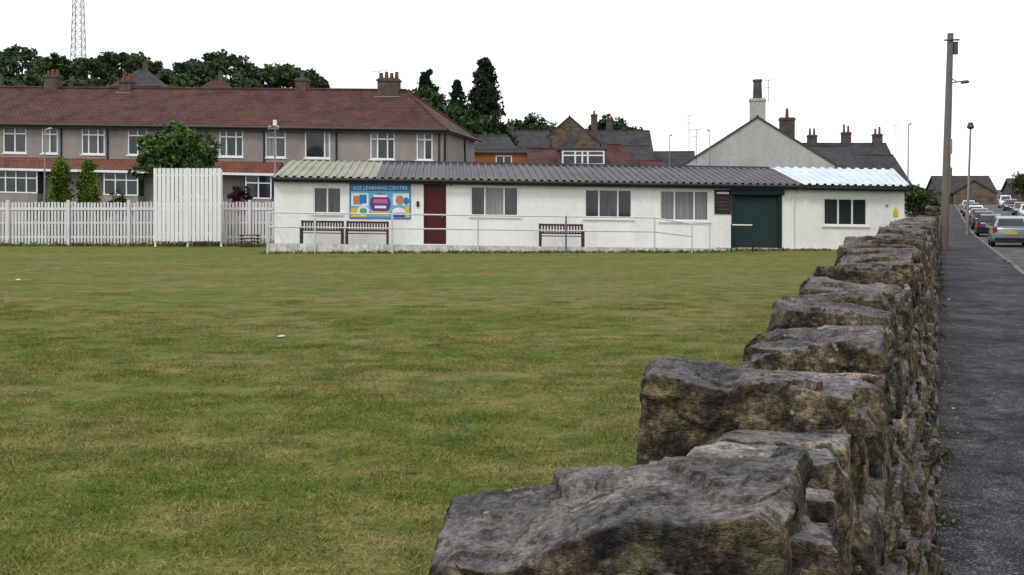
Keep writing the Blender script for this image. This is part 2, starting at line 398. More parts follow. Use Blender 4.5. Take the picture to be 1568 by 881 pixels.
near.append(big_rock(cst((.655,3.05,1.290),(1.0,2.93,1.358),(.74,3.30,1.305),(1.09,3.20,1.372),1.12),(80,46,50),23,1.0,3,.08,14))
near.append(big_rock(cst((.17,1.76,1.10),(.50,1.68,1.17),(.21,2.16,1.13),(.60,2.10,1.19),.9),(60,50,24),31,.9,5,.12))
near.append(big_rock(cst((.50,2.62,1.17),(.84,2.50,1.24),(.60,2.98,1.18),(.95,2.86,1.24),.95),(50,44,30),37,.9,5,.10))
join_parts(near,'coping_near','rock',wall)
cop=[]; copf=[]; v=3.25; sd=50
def uleft(v): return -(.50+.12*sm((v-3.4)/2)+.20*sm((v-6)/5)+.25*sm((v-14)/14))
while v<52:
    L=random.uniform(.15,.5) if v<14 else random.uniform(.4,1.0)
    ul=uleft(v)+random.uniform(-.10,.10); ur=-.16+random.uniform(-.05,.03)
    zt=1.335+random.uniform(-.10,.075); g=.02
    zb=1.0; t=[zt+random.uniform(-.04,.04) for _ in range(4)]; sk=random.uniform(-.1,.1)
    C=[[[W(ul-.03,v+g+sk,zb),W(ul,v+g+sk,t[0])],[W(ul-.03,v+L-g+sk,zb),W(ul,v+L-g+sk,t[1])]],
       [[W(ur+.02,v+g,zb),W(ur,v+g,t[2])],[W(ur+.02,v+L-g,zb),W(ur,v+L-g,t[3])]]]
    r=(40,22,28) if v<9 else ((16,12,12) if v<22 else (8,7,6))
    (cop if v<22 else copf).append(big_rock(C,r,sd,1.1,4,.12,14,fmax=.03)); sd+=1; v+=L
v=-4.0
while v<.75:
    L=random.uniform(.3,.5); ul=-.62;ur=-.16;zb=1.0;t=1.27
    C=[[[W(ul-.03,v,zb),W(ul,v,t)],[W(ul-.03,v+L-.02,zb),W(ul,v+L-.02,t)]],[[W(ur,v,zb),W(ur,v,t)],[W(ur,v+L-.02,zb),W(ur,v+L-.02,t)]]]
    cop.append(big_rock(C,(12,10,8),sd,1,5,.12)); sd+=1; v+=L
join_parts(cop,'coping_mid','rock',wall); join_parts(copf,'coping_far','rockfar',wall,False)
def make_templates(n,res,seed0,amp):
    T=[]
    for i in range(n):
        V,F=cube_grid(res,res,res); V=shape_unit(V,seed0+i,16,30,.20)
        off=Vector((i*5.3,2.2*i,0)); O=np.array([Vector(p)+noise.noise_vector(Vector(p)*1.3+off)*.08*amp+noise.noise_vector(Vector(p)*4+off)*.05*amp+noise.noise_vector(Vector(p)*12+off)*.03*amp for p in V]); T.append((O,F))
    return T
TH=make_templates(12,18,200,1.0); TL=make_templates(8,5,300,1.0)
Dv=np.array([*D,0]); Nv=np.array([*Nn,0]); Zv=np.array([0,0,1.])
def place(T,u,v,z,hu,hv,hz,tw=.18):
    O,F=T[random.randrange(len(T))]; s=np.array([random.choice([-1,1]),random.choice([-1,1]),random.choice([-1,1])])
    if s.prod()<0: s[2]*=-1
    P=O*s*np.array([hu,hv,hz]); a=random.uniform(-tw,tw); b=random.uniform(-.18,.18)
    x=P[:,0]*math.cos(a)-P[:,1]*math.sin(a); y=P[:,0]*math.sin(a)+P[:,1]*math.cos(a); zz=P[:,2]+b*P[:,1]
    return (np.outer(x+u,Nv)+np.outer(y+v,Dv)+np.outer(zz+z,Zv)),F
rub=[]; rubf=[]
def face(side,v0,v1,T,lmin,lmax,out,tw=.18):
    z=0.0
    while z<1.10:
        h=random.uniform(.07,.19); v=v0+random.uniform(-.2,0)
        while v<v1:
            L=random.uniform(lmin,lmax); hh=h*random.uniform(.75,1.25)
            uf=(-.055-.125*(z+h/2)/1.15) if side>0 else (uleft(v)-.10+.09*(z+h/2)/1.15)
            pr=random.uniform(-.05,.03)
            out.append(place(T,uf-side*.11+side*pr,v+L/2,z+h/2,.14,L/2*1.0,hh/2*1.02,tw)); v+=L
        z+=h*.95
face(1,.3,9,TH,.10,.34,rub); face(1,9,52,TL,.2,.5,rubf,.08); face(-1,-3,24,TL,.2,.5,rubf); face(1,-4,.3,TL,.2,.45,rubf); face(-1,24,52,TL,.35,.7,rubf,.08)
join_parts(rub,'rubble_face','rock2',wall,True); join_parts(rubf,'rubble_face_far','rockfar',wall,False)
mb=MB()
for a,b in ((-4,3),(3,6),(6,14),(14,52)):
    ua=uleft(max(a,3.4)); ub=uleft(b); 
    mb.hexa([W(ua-.02,a,-.1),W(-.15,a,-.1),W(-.15,b,-.1),W(ub-.02,b,-.1),W(ua+.06,a,1.04),W(-.26,a,1.04),W(-.26,b,1.04),W(ub+.06,b,1.04)],'mortar')
mb.obj('wall_core',wall)
wp=[]
for _ in range(60):
    v=random.uniform(3,40); u=random.uniform(-.02,.06) if random.random()<.6 else 1.97+random.uniform(-.05,.03)
    n=random.randint(10,45); c=np.array(W(u,v,.012)); wp.append(c+rng.normal(size=(n,3))*np.array([.025,.05,0])+np.array([0,0,1])*np.abs(rng.normal(size=(n,1)))*.022)
V,Q=leaf_quads(np.concatenate(wp),.016); np_mesh('weeds',V,Q,'leaf')
parts=[]
for i in range(1100):
    v=random.uniform(3,22); u=-.03+abs(random.gauss(0,.10)) if i<700 else random.uniform(0,1.95); s=random.uniform(.002,.009)*(1 if i<700 else .7)
    parts.append(place(TL,u,v,.004+s*.5,s,s,s*.6))
M['gritc']=pm('loose_grit',(.16,.145,.125),.5,9,.9)
join_parts(parts,'grit','gritc',None,False)
def litter(u,v,s,on=None,pos=None,name='litter'):
    mb=MB(); c=Vector(pos) if pos else Vector(W(u,v,.012))
    p=[c+Vector((math.cos(a)*s*random.uniform(.5,1),math.sin(a)*s*random.uniform(.5,1),random.uniform(0,.35)*s)) for a in (0.3,1.2,2.2,3.3,4.4,5.5)]
    for i in range(6): mb.face([c+Vector((0,0,s*.4)),p[i],p[(i+1)%6]],'paper')
    mb.obj(name)
litter(.9,13,.03); litter(.15,22,.04); litter(1.75,14.5,.06); litter(.1,10,.02)
litter(0,0,.065,pos=(-3.05,14.5,.01)); litter(0,0,.08,pos=(-11.7,26,.01))
# ------------------------------------------------------------------ near grass blades (instanced patches)
nb=1300; pos=rng.uniform(-.40,.40,(nb,2)); hgt=rng.uniform(.008,.026,nb); ang=rng.uniform(0,6.28,nb); wd=rng.uniform(.0018,.0034,nb); lean=rng.normal(size=(nb,2))*.02
V=np.zeros((nb,3,3)); dx=np.cos(ang)*wd; dy=np.sin(ang)*wd
V[:,0]=np.stack([pos[:,0]-dx,pos[:,1]-dy,np.zeros(nb)],1); V[:,1]=np.stack([pos[:,0]+dx,pos[:,1]+dy,np.zeros(nb)],1); V[:,2]=np.stack([pos[:,0]+lean[:,0],pos[:,1]+lean[:,1],hgt],1)
mbv=[];mbf=[]
for gy in np.arange(3.2,22,.55):
    for gx in np.arange(-12,9,.55):
        if abs(gx)>.52*gy+1.0: continue
        if random.random()<(gy-8)/14: continue
        x=gx+random.uniform(-.25,.25); y=gy+random.uniform(-.25,.25); u=Nn[0]*x+Nn[1]*y
        if u>-1.0: continue
        a=random.random()*6.28; i=len(mbv); h=.5
        for q in range(4): mbv.append((x+math.cos(a+q*math.pi/2)*h,y+math.sin(a+q*math.pi/2)*h,.001))
        mbf.append((i,i+1,i+2,i+3))
me=bpy.data.meshes.new('grass'); me.from_pydata(mbv,[],mbf); gr=bpy.data.objects.new('grass',me); scene.collection.objects.link(gr)
bl=np_mesh('blade_patch',V.reshape(-1,3),np.arange(nb*3).reshape(-1,3),'grassb',gr)
gr.instance_type='FACES'; gr.show_instancer_for_render=False; gr.show_instancer_for_viewport=False; gr.use_instance_faces_scale=False
# ------------------------------------------------------------------ wall with openings
def wall_open(mb,fr,a0,a1,z0,z1,b,ops,k,dep=.1,rk=None):
    A=sorted(set([a0,a1]+[o[0] for o in ops]+[o[1] for o in ops])); Z=sorted(set([z0,z1]+[o[2] for o in ops]+[o[3] for o in ops])); P=fr.P
    for i in range(len(A)-1):
        for j in range(len(Z)-1):
            ca=(A[i]+A[i+1])/2; cz=(Z[j]+Z[j+1])/2
            if any(o[0]<ca<o[1] and o[2]<cz<o[3] for o in ops): continue
            mb.face([P(A[i],b,Z[j]),P(A[i+1],b,Z[j]),P(A[i+1],b,Z[j+1]),P(A[i],b,Z[j+1])],k)
    for o in ops:
        x0,x1,y0,y1=o[:4]; d=b+dep; rk=rk or k
        mb.face([P(x0,b,y0),P(x1,b,y0),P(x1,d,y0),P(x0,d,y0)],rk); mb.face([P(x0,b,y1),P(x0,d,y1),P(x1,d,y1),P(x1,b,y1)],rk)
        mb.face([P(x0,b,y0),P(x0,d,y0),P(x0,d,y1),P(x0,b,y1)],rk); mb.face([P(x1,b,y0),P(x1,b,y1),P(x1,d,y1),P(x1,d,y0)],rk)
def window(mb,fr,a0,a1,z0,z1,b,cols,panes=None,fw=.055,k='upvc',trans=None,dep=.1,sill=True):
    n=len(cols)+1; xs=[a0]+[a0+(a1-a0)*c for c in cols]+[a1]
    for i in range(n):
        g=(panes[i] if panes else 'glass'); P=fr.P
        mb.face([P(xs[i],b+dep*.85,z0),P(xs[i+1],b+dep*.85,z0),P(xs[i+1],b+dep*.85,z1),P(xs[i],b+dep*.85,z1)],g)
    f0=b+dep*.35; f1=b+dep*.8
    mb.box(fr,a0,a1,f0,f1,z0,z0+fw,k); mb.box(fr,a0,a1,f0,f1,z1-fw,z1,k)
    for i,x in enumerate(xs):
        l=x-fw/2 if 0<i<n else (x if i==0 else x-fw); mb.box(fr,l,l+fw,f0-.004,f1+.002,z0+fw*.0+.001,z1-.001,k)
    if trans:
        for (i,t) in trans:
            zz=z0+(z1-z0)*t; mb.box(fr,xs[i]+fw/2,xs[i+1]-fw/2,f0+.003,f1+.001,zz-fw/2,zz+fw/2,k)
    if sill: mb.box(fr,a0-.08,a1+.08,b-.06,b+dep*.3,z0-.07,z0-.002,k)
# ------------------------------------------------------------------ clubhouse
cl=empty('cricket_clubhouse'); L=25.55
ang=math.atan2(1.5,25.5); fc=Fr(-9.42,43.5,.36,ang,-.36/25.5)
wins=[(1.53,2.64,1.18,2.24),(7.77,9.70,1.17,2.36),(12.37,14.3,1.14,2.32),(15.43,17.44,1.08,2.32),(22.17,24.0,.98,2.1)]
door=(5.90,6.80,0.02,2.48); shut=(18.42,20.38,0.02,2.42)
mb=MB(); wall_open(mb,fc,0,L,-.5,2.62,0,wins+[door,shut],'white')
P=fc.P
mb.face([P(0,0,-.5),P(0,0,2.62),P(0,4.5,3.3),P(0,9,2.5),P(0,9,-.5)],'white'); mb.face([P(L,0,-.5),P(L,9,-.5),P(L,9,2.5),P(L,4.5,3.3),P(L,0,2.62)],'white')
mb.face([P(0,9,-.5),P(0,9,2.6),P(L,9,2.6),P(L,9,-.5)],'white')
mb.obj('walls',cl)
mb=MB()
window(mb,fc,*wins[0],0,[.5],['curtain_d','curtain_d'],trans=None)
window(mb,fc,*wins[1],0,[.30,.70],['curtain_d','curtain','curtain_d'])
window(mb,fc,*wins[2],0,[.30,.70],['glass','curtain_d','glass'])
window(mb,fc,*wins[3],0,[.30,.70],['curtain','curtain','curtain'])
window(mb,fc,*wins[4],0,[.34,.66],['glass','glass','glass'])
mb.obj('windows',cl)
mb=MB(); mb.box(fc,5.9,6.8,.05,.09,.02,2.48,'reddoor'); mb.box(fc,5.9,5.96,.0,.05,.02,2.48,'reddoor'); mb.box(fc,6.74,6.8,.0,.05,.02,2.48,'reddoor')
for z in (.15,1.3): mb.box(fc,6.05,6.65,.035,.05,z,z+1.0,'reddoor')
mb.box(fc,6.62,6.66,.0,.03,1.1,1.25,'steel')
mb.box(fc,5.62,5.72,-.06,-.001,1.5,1.72,'reddoor'); mb.box(fc,6.95,7.02,-.05,-.001,2.35,2.42,'steel'); mb.obj('door',cl)
mb=MB()
z=.03
while z<2.15: mb.hexa([P(18.5,.05,z),P(20.3,.05,z),P(20.3,.09,z),P(18.5,.09,z),P(18.5,.075,z+.07),P(20.3,.075,z+.07),P(20.3,.09,z+.07),P(18.5,.09,z+.07)],'green'); z+=.072
mb.box(fc,18.36,18.5,-.03,.1,.0,2.2,'green'); mb.box(fc,20.3,20.44,-.03,.1,.0,2.2,'green'); mb.box(fc,18.3,20.5,-.16,.1,2.18,2.52,'green'); mb.obj('roller_shutter',cl)
def corr(mb,fr,a0,a1,e,r,k,pitch=.25,a0r=None,a1r=None):
    a0r=a0 if a0r is None else a0r; a1r=a1 if a1r is None else a1r
    n=max(1,int((a1-a0)/pitch)); prof=[(0,0),(.50,0),(.60,.06),(.90,.06),(1.0,0)]
    pts=[]
    for i in range(n):
        for (t,h) in prof[:-1]: pts.append(((i+t)/n,h))
    pts.append((1,0))
    for (t0,h0),(t1,h1) in zip(pts[:-1],pts[1:]):
        f=lambda t,h,top: fr.P((a0r+(a1r-a0r)*t) if top else a0+(a1-a0)*t,(r if top else e)[0],(r if top else e)[1]+h)
        mb.face([f(t0,h0,0),f(t1,h1,0),f(t1,h1,1),f(t0,h0,1)],k)
e=(-.28,2.60);r=(4.4,3.42)
mb=MB(); corr(mb,fc,-.05,4.05,e,r,'roofcream',.3); corr(mb,fc,4.05,21.25,e,r,'roofdark',.3); corr(mb,fc,21.25,L+.1,(-.34,2.62),(4.2,3.47),'roofwhite',.3,a0r=21.25,a1r=L+1.3)
mb.face([P(-.05,4.4,3.42),P(L+.1,4.4,3.42),P(L+.1,9.3,2.55),P(-.05,9.3,2.55)],'roofdark')
mb.obj('roof',cl)
mb=MB(); mb.box(fc,-.06,L+.1,-.26,-.2,2.40,2.59,'black'); mb.box(fc,-.06,L+.08,-.2,0.0,2.44,2.47,'black')
mb.box(fc,4,21.2,4.3,4.5,3.44,3.52,'roofdark')
mb.tube(P(0,-.33,2.53),P(21,-.33,2.53),.06,.06,'black',8); mb.tube(P(21.3,-.36,2.50),P(L,-.36,2.50),.05,.05,'black',8)
mb.tube(P(20.9,-.05,2.5),P(20.9,-.05,0),.035,.035,'white',8)
mb.hexa([P(-.06,-.28,2.45),P(-.02,-.28,2.45),P(-.02,4.4,3.25),P(-.06,4.4,3.25),P(-.06,-.28,2.6),P(-.02,-.28,2.6),P(-.02,4.4,3.42),P(-.06,4.4,3.42)],'black'); mb.obj('fascia_and_gutter',cl)
M['stain']=pm('stained_white_kerb',(.64,.63,.58),.28,1.5,.85,stretch=(2,2,1),fine=.35,fs=9)
mb=MB(); mb.box(fc,.02,17.6,-1.72,-.002,-.5,-.02,'concrete'); mb.box(fc,0,17.7,-1.86,-1.722,-.5,.03,'stain')
mb.box(fc,17.72,L,-.25,-.002,-.3,.012,'concrete'); mb.obj('terrace',cl)
rl=empty('terrace_railing'); mb=MB()
for a in (.05,1.83,4.75,8.02,11.4,14.84): mb.tube(P(a,-1.95,-.45),P(a,-1.95,1.24),.036,.036,'rail' if a!=11.4 else 'railblue',8)
for z in (1.2,.66): mb.tube(P(.05,-1.95,z),P(14.84,-1.95,z),.028,.028,'rail',8)
mb.tube(P(.05,-1.95,1.2),P(.05,-.1,1.2),.028,.028,'rail',8); mb.tube(P(.05,-1.95,.66),P(.05,-.1,.66),.028,.028,'rail',8)
mb.tube(P(14.84,-1.95,1.2),P(16.3,-1.95,.98),.028,.028,'rail',8); mb.tube(P(14.84,-1.95,.66),P(16.3,-1.95,.5),.028,.028,'rail',8); 
for a in (16.3,17.0): mb.tube(P(a,-1.95,-.4),P(a,-1.95,.98),.03,.03,'rail',8)
mb.tube(P(16.3,-1.95,.98),P(17.0,-1.95,.96),.024,.024,'rail',8); mb.obj('rails',rl)
hr=empty('green_handrail'); mb=MB()
for a in (17.95,18.78): mb.tube(P(a,-1.6,-.3),P(a,-1.6,.98),.03,.03,'green',8)
for z in (.96,.5): mb.tube(P(17.95,-1.6,z),P(18.78,-1.6,z),.025,.025,'whitepaint' if z>.9 else 'green',8)
mb.obj('tubes',hr)
def bench(a,w=1.75,b=-.75):
    e=empty('park_bench'); z0=-.02
    mb=MB()
    for i in range(4): mb.box(fc,a,a+w,b-.40+i*.115,b-.31+i*.115,z0+.43,z0+.46,'bench')
    mb.obj('seat',e); mb=MB()
    mb.box(fc,a,a+w,b+.085,b+.12,z0+.84,z0+.92,'bench'); mb.box(fc,a,a+w,b+.06,b+.09,z0+.52,z0+.58,'bench')
    n=int(w/.11)
    for i in range(n): x=a+.06+i*(w-.12)/(n-1); mb.box(fc,x-.034,x+.034,b+.075,b+.095,z0+.58,z0+.84,'bench')
    mb.obj('backrest',e); mb=MB()
    for x in (a,a+w-.07):
        mb.box(fc,x,x+.07,b+.05,b+.12,z0,z0+.93,'bench'); mb.box(fc,x,x+.07,b-.42,b-.35,z0,z0+.66,'bench'); mb.box(fc,x-.01,x+.08,b-.44,b+.05,z0+.66,z0+.70,'bench'); mb.box(fc,x+.01,x+.06,b-.35,b+.05,z0+.36,z0+.428,'bench')
    mb.obj('legs_and_arms',e)
bench(1.15,1.65); bench(2.9,1.65); bench(10.45,1.75,-.9)
def col(name,c,r=.45): M[name]=pm(name,c,.08,4,r,fine=.03)
col('s_blue',(.03,.17,.45)); col('s_purple',(.10,.04,.25)); col('s_yellow',(.65,.48,.05)); col('s_cyan',(.13,.42,.62)); col('s_white',(.75,.75,.8)); col('s_pink',(.5,.13,.22)); col('s_brown',(.035,.02,.018)); col('s_skin',(.4,.22,.14)); col('s_green',(.1,.35,.13))
sg=empty('learning_centre_banner'); mb=MB()
A0,A1,Z0,Z1=2.96,5.39,1.0,2.40
mb.box(fc,A0,A1,-.03,-.003,Z0,Z1,'s_blue')
def pn(a0,a1,z0,z1,k,o=.004): mb.box(fc,a0,a1,-.03-o,-.0302,z0,z1,k)
def disc(a,z,ra,rz,k,o=.008,n=14):
    mb.face([P(a+ra*math.cos(t*2*math.pi/n),-.03-o,z+rz*math.sin(t*2*math.pi/n)) for t in range(n)],k)
pn(A0+.03,A1-.03,2.12,2.37,'s_blue',.003); pn(A0+.05,A1-.05,1.05,2.10,'s_cyan')
pn(A0+.08,A0+.75,1.5,2.02,'s_white',.006); pn(A0+.15,A0+.5,1.55,1.9,'s_skin',.009); pn(A0+.4,A0+.68,1.6,1.95,'s_blue',.012)
pn(A0+.05,A0+.7,1.06,1.4,'s_yellow',.006); disc(A0+.55,1.3,.24,.2,'s_white',.012); disc(A0+.55,1.3,.15,.12,'s_green',.015)
disc(A0+1.22,1.60,.42,.42,'s_purple',.012); pn(A0+.95,A0+1.5,1.62,1.78,'s_pink',.016); pn(A0+.85,A0+1.6,1.12,1.3,'s_yellow',.018); pn(A0+1.0,A0+1.45,1.42,1.52,'s_white',.016); pn(A0+.95,A0+1.5,1.86,1.96,'s_white',.016)
pn(A0+1.72,A0+2.36,1.55,2.02,'s_white',.006); disc(A0+2.0,1.75,.17,.19,'s_skin',.012); disc(A0+2.25,1.72,.12,.15,'s_blue',.013)
disc(A0+1.95,1.3,.26,.16,'s_white',.012); pn(A0+1.75,A0+2.2,1.08,1.25,'s_purple',.014); pn(A0+2.2,A0+2.38,1.08,1.5,'s_yellow',.01)
mb.obj('panel',sg)
def text(s,a,b,z,size,mat,parent,fr=fc):
    c=bpy.data.curves.new(s,'FONT'); c.body=s; c.size=size; c.extrude=.003; c.align_x='CENTER'; o=bpy.data.objects.new('lettering',c); scene.collection.objects.link(o)
    c.materials.append(M[mat]); o.location=fr.P(a,b,z); o.rotation_euler=(math.pi/2,0,math.atan2(fr.s,fr.c)); o.parent=parent
text('A2Z LEARNING CENTRE',(A0+A1)/2,-.045,2.165,.20,'s_white',sg)
sb=empty('club_name_board'); mb=MB(); mb.box(fc,17.66,18.34,-.04,-.003,1.38,2.36,'s_brown')
for i,(w,zz) in enumerate(((.5,2.2),(.4,2.0),(.46,1.84),(.3,1.7),(.42,1.55))): mb.box(fc,18-w/2,18+w/2,-.045,-.0405,zz,zz+.05 if i else zz+.07,'s_white' if i<1 else 'chim')
mb.obj('board',sb)
ws=empty('warning_sign'); mb=MB(); mb.face([P(25.05,-.012,1.55),P(25.3,-.012,1.55),P(25.175,-.012,1.78)],'s_yellow'); mb.box(fc,25.07,25.28,-.014,-.003,1.36,1.53,'s_yellow'); mb.box(fc,24.75,24.85,-.05,-.003,1.8,1.86,'steel'); mb.obj('plate',ws)
# ------------------------------------------------------------------ picket fence and sight screen
pf=empty('picket_fence'); ff=Fr(-45,50,.02,0,0); mb=MB(); a=0
while a<34.1:
    h=1.98+random.uniform(-.03,.03); t=random.uniform(-.01,.01)
    mb.hexa([ff.P(a,0,.06),ff.P(a+.095,0,.06),ff.P(a+.095,.02,.06),ff.P(a,.02,.06),ff.P(a+t,0,h),ff.P(a+.095+t,0,h),ff.P(a+.095+t,.02,h),ff.P(a+t,.02,h)],'fence'); a+=.15
mb.obj('pickets',pf); mb=MB()
for z in (.35,1.0,1.65): mb.box(ff,0,34.1,.022,.07,z,z+.09,'fence')
a=0
while a<34.2: mb.box(ff,a,a+.12,-.10,-.003,0,2.08,'fence'); a+=2.75
mb.box(ff,0,34.1,-.03,-.004,1.62,1.70,'fence')
mb.obj('rails_and_posts',pf)
ss=empty('sight_screen'); fs=Fr(-16.0,49,.25,0,0); mb=MB(); a=0
while a<3.0: mb.box(fs,a,a+.155,0,.025,0+random.uniform(-.02,.02),3.26,'whitepaint'); a+=.19
mb.obj('slats',ss); mb=MB()
for z in (.3,1.6,2.9): mb.box(fs,0,3.03,.027,.09,z,z+.1,'whitepaint')
for x in (0,1.45,2.95): mb.box(fs,x,x+.08,.092,.17,-.25,3.2,'whitepaint'); mb.tube(fs.P(x+.04,.15,2.4),fs.P(x+.04,.85,-.2),.03,.03,'whitepaint')
mb.box(fs,1.48,1.56,-.03,-.002,0,3.27,'whitepaint')
mb.obj('frame',ss)
cr=empty('wooden_pallet_stack'); mb=MB(); fp=Fr(-12.1,48.7,0,.2,0)
for i in range(4): mb.box(fp,0,.9,0,.6,.05+i*.15,.09+i*.15,'bark'); mb.box(fp,.05,.15,.02,.58,.0+i*.15,.048+i*.15,'bark'); mb.box(fp,.75,.85,.02,.58,.0+i*.15,.048+i*.15,'bark')
mb.obj('boards',cr)
wp=[]
for _ in range(900):
    X=random.uniform(-42,-9.6); c=np.array([X,49.9+random.uniform(-.15,.1) if X<-11 else 49,.0]); n=10
    wp.append(c+rng.normal(size=(n,3))*np.array([.08,.05,0])+np.array([0,0,1])*np.abs(rng.normal(size=(n,1)))*.09)
for _ in range(700):
    a=random.uniform(-.2,L); n=8; c=np.array(P(a,-1.92 if a<17.6 else -.3,0)); c[2]=0
    wp.append(c+rng.normal(size=(n,3))*np.array([.06,.04,0])+np.array([0,0,1])*np.abs(rng.normal(size=(n,1)))*.04)
V,Q=leaf_quads(np.concatenate(wp),.05); np_mesh('long_grass',V,Q,'grassb')
# ------------------------------------------------------------------ terraced row
th=empty('terraced_house_row'); LA=46.0
ta=math.atan2(-.158,.987); ox=-4-.987*LA; oy=63+.158*LA
ft=Fr(ox,oy,1.17+.024*LA,ta,-.024); A=lambda a:LA-a   # a measured from right-hand corner
up=[(.59,1.55),(2.83,4.31),(6.72,8.27),(9.43,10.7),(12.07,13.58),(16.0,17.2),(18.14,19.4),(20.88,22.4),(23.96,25.04),(26.04,27.6),(30,31.5),(33,34.2),(37,38.5),(40,41.2)]
ops=[(A(b),A(a),3.3,4.9) for a,b in up]
lows=[(8.0,9.0),(9.6,11.6),(14.5,16),(18.9,20.3),(25.0,28.5),(30,32),(36,39)]
opl=[(A(b),A(a),.9,2.25) for a,b in lows]
mb=MB(); wall_open(mb,ft,0,LA,-1.5,5.1,0,ops+opl,'pebble'); P=ft.P
for x in (0,LA): mb.face([P(x,0,-1.5),P(x,9.5,-1.5),P(x,9.5,5.1),P(x,0,5.1)],'pebble')
mb.face([P(0,9.5,-1.5),P(LA,9.5,-1.5),P(LA,9.5,5.1),P(0,9.5,5.1)],'pebble'); mb.obj('walls',th)
mb=MB()
for i,o in enumerate(ops):
    w=o[1]-o[0]; cols=[.5] if w<1.4 or i%3!=1 else [.3,.7]
    if i==2: cols=[.78]
    pk=[random.choice(['glass','curtain_d','glass','curtain']) for _ in range(len(cols)+1)]
    if i==2: pk=['glass','curtain']
    window(mb,ft,*o,0,cols,pk,fw=.08,trans=[(j,.74) for j in range(len(cols)+1)] if i!=2 else None)
for i,o in enumerate(opl): window(mb,ft,*o,0,[.33,.66],[random.choice(['glass','curtain_d','curtain']) for _ in range(3)],fw=.09,trans=[(j,.7) for j in range(3)])
mb.obj('windows',th)
mb=MB(); ov=.35
E0,E1=-ov,9.5+ov; R=4.75; ze=5.02; zr=7.8
rp=[P(-ov,E0,ze),P(LA+ov,E0,ze),P(LA+ov,E1,ze),P(-ov,E1,ze)]; rA=P(-ov,R,zr); rB=P(LA-3.4,R,zr)
mb.face([rp[0],rp[1],rB,rA],'tile'); mb.face([rp[1],rp[2],rB],'tile'); mb.face([rp[2],rp[3],rA,rB],'tile'); mb.face([rp[3],rp[0],rA],'tile'); 
mb.face(rp[::-1],'upvc')
mb.tube(rA,rB,.11,.11,'tile',6); mb.tube(rB,rp[1],.10,.10,'tile',6); mb.tube(rB,rp[2],.10,.10,'tile',6); mb.obj('roof',th)
mb=MB(); mb.tube(P(-ov,E0-.06,ze+.0),P(LA+ov,E0-.06,ze+.0),.08,.08,'black',8); mb.tube(P(LA+ov+.05,E0,ze),P(LA+ov+.05,E1,ze),.07,.07,'black',8)
mb.box(ft,-ov,LA+ov,E0-.0,E0+.03,ze-.2,ze-.02,'black')
for a in (.2,6.32,10.75,17.4,20.67,23.7,29,35): mb.tube(P(A(a),-.06,5.0),P(A(a),-.06,-1),.05,.05,'black',8)
mb.tube(P(LA+.06,.4,5.0),P(LA+.06,.4,2),.05,.05,'black',8); mb.tube(P(LA+.06,6,4.9),P(LA+.06,6.4,2),.05,.05,'black',8)
mb.obj('gutters_and_downpipes',th)
mb=MB()
for a0,a1 in ((9.6,17.3),(17.5,29),(29.5,44)):
    x0,x1=A(a1),A(a0)
    mb.hexa([P(x0,-1.0,2.28),P(x1,-1.0,2.28),P(x1,-.003,2.28),P(x0,-.003,2.28),P(x0,-1.05,2.36),P(x1,-1.05,2.36),P(x1,-.003,3.05),P(x0,-.003,3.05)],'tilered')
    mb.box(ft,x0,x1,-1.06,-1.01,2.2,2.34,'upvc')
mb.obj('porch_roofs',th)
mb=MB()
for a0,a1 in ((10,11.6),(18.3,20.5),(24.8,29),(31,33.5)):
    x0,x1=A(a1),A(a0); mb.box(ft,x0,x1,-.8,-.004,-1.3,.85,'pebble'); mb.box(ft,x0+.03,x1-.03,-.74,-.004,.852,2.2,'glass')
    n=int((x1-x0)/.6); 
    for i in range(n+1): x=x0+(x1-x0-.07)*i/n; mb.box(ft,x,x+.07,-.8,-.742,.852,2.2,'upvc')
    mb.box(ft,x0,x1,-.803,-.741,1.74,1.8,'upvc'); mb.box(ft,x0,x1,-.83,-.741,.852,.93,'upvc')
mb.obj('bay_windows',th)
def chimney(mb,fr,a,b,z0,z1,w,d,pots,k='chim',ph=.35,pk='pot'):
    mb.box(fr,a-w/2,a+w/2,b-d/2,b+d/2,z0,z1,k); mb.box(fr,a-w/2-.06,a+w/2+.06,b-d/2-.06,b+d/2+.06,z1+.001,z1+.12,k); mb.box(fr,a-w/2+.02,a+w/2-.02,b-d/2+.02,b+d/2-.02,z1+.121,z1+.2,k)
    for i in range(pots):
        x=a-w/2+w*(i+.5)/pots; mb.tube(fr.P(x,b,z1+.2),fr.P(x,b,z1+.2+ph*random.uniform(.8,1.2)),.13,.10,pk,10)
mb=MB()
chimney(mb,ft,A(4.4),R-.3,7.0,8.3,1.3,.7,4,'chim',.35,'pot'); chimney(mb,ft,A(10.2),R+.2,7.2,8.35,.7,.7,1); chimney(mb,ft,A(22.0),R,7.2,8.15,.75,.7,2); chimney(mb,ft,A(27.2),R,7.2,8.45,.9,.7,3); chimney(mb,ft,A(36),R,7.2,8.45,.9,.7,3)
mb.box(ft,A(5.2),A(3.6),R-.9,R+.3,7.15,7.35,'steel'); mb.box(ft,A(22.5),A(21.5),R-.6,R+.3,7.3,7.5,'concrete')
mb.obj('chimneys',th)
def aerial(x,y,z0,z1,name='tv_aerial',s=.5,r=.02):
    e=empty(name); mb=MB(); mb.tube((x,y,z0),(x,y,z1),r,r,'darksteel',6); mb.tube((x-s,y,z1-.05),(x+s,y+.1,z1+.05),r*.6,r*.6,'darksteel',5)
    for i in range(6): q=x-s+i*2*s/5; mb.tube((q,y-.2,z1+(i-2.5)*.02),(q,y+.2,z1+(i-2.5)*.02+.08),r*.5,r*.5,'darksteel',4)
    mb.tube((x-.3,y,z1-.5),(x+.3,y,z1-.55),r*.6,r*.6,'darksteel',5); mb.obj('mast',e)
q=P(A(5.1),R,0); aerial(q[0],q[1],9.0,10.3)
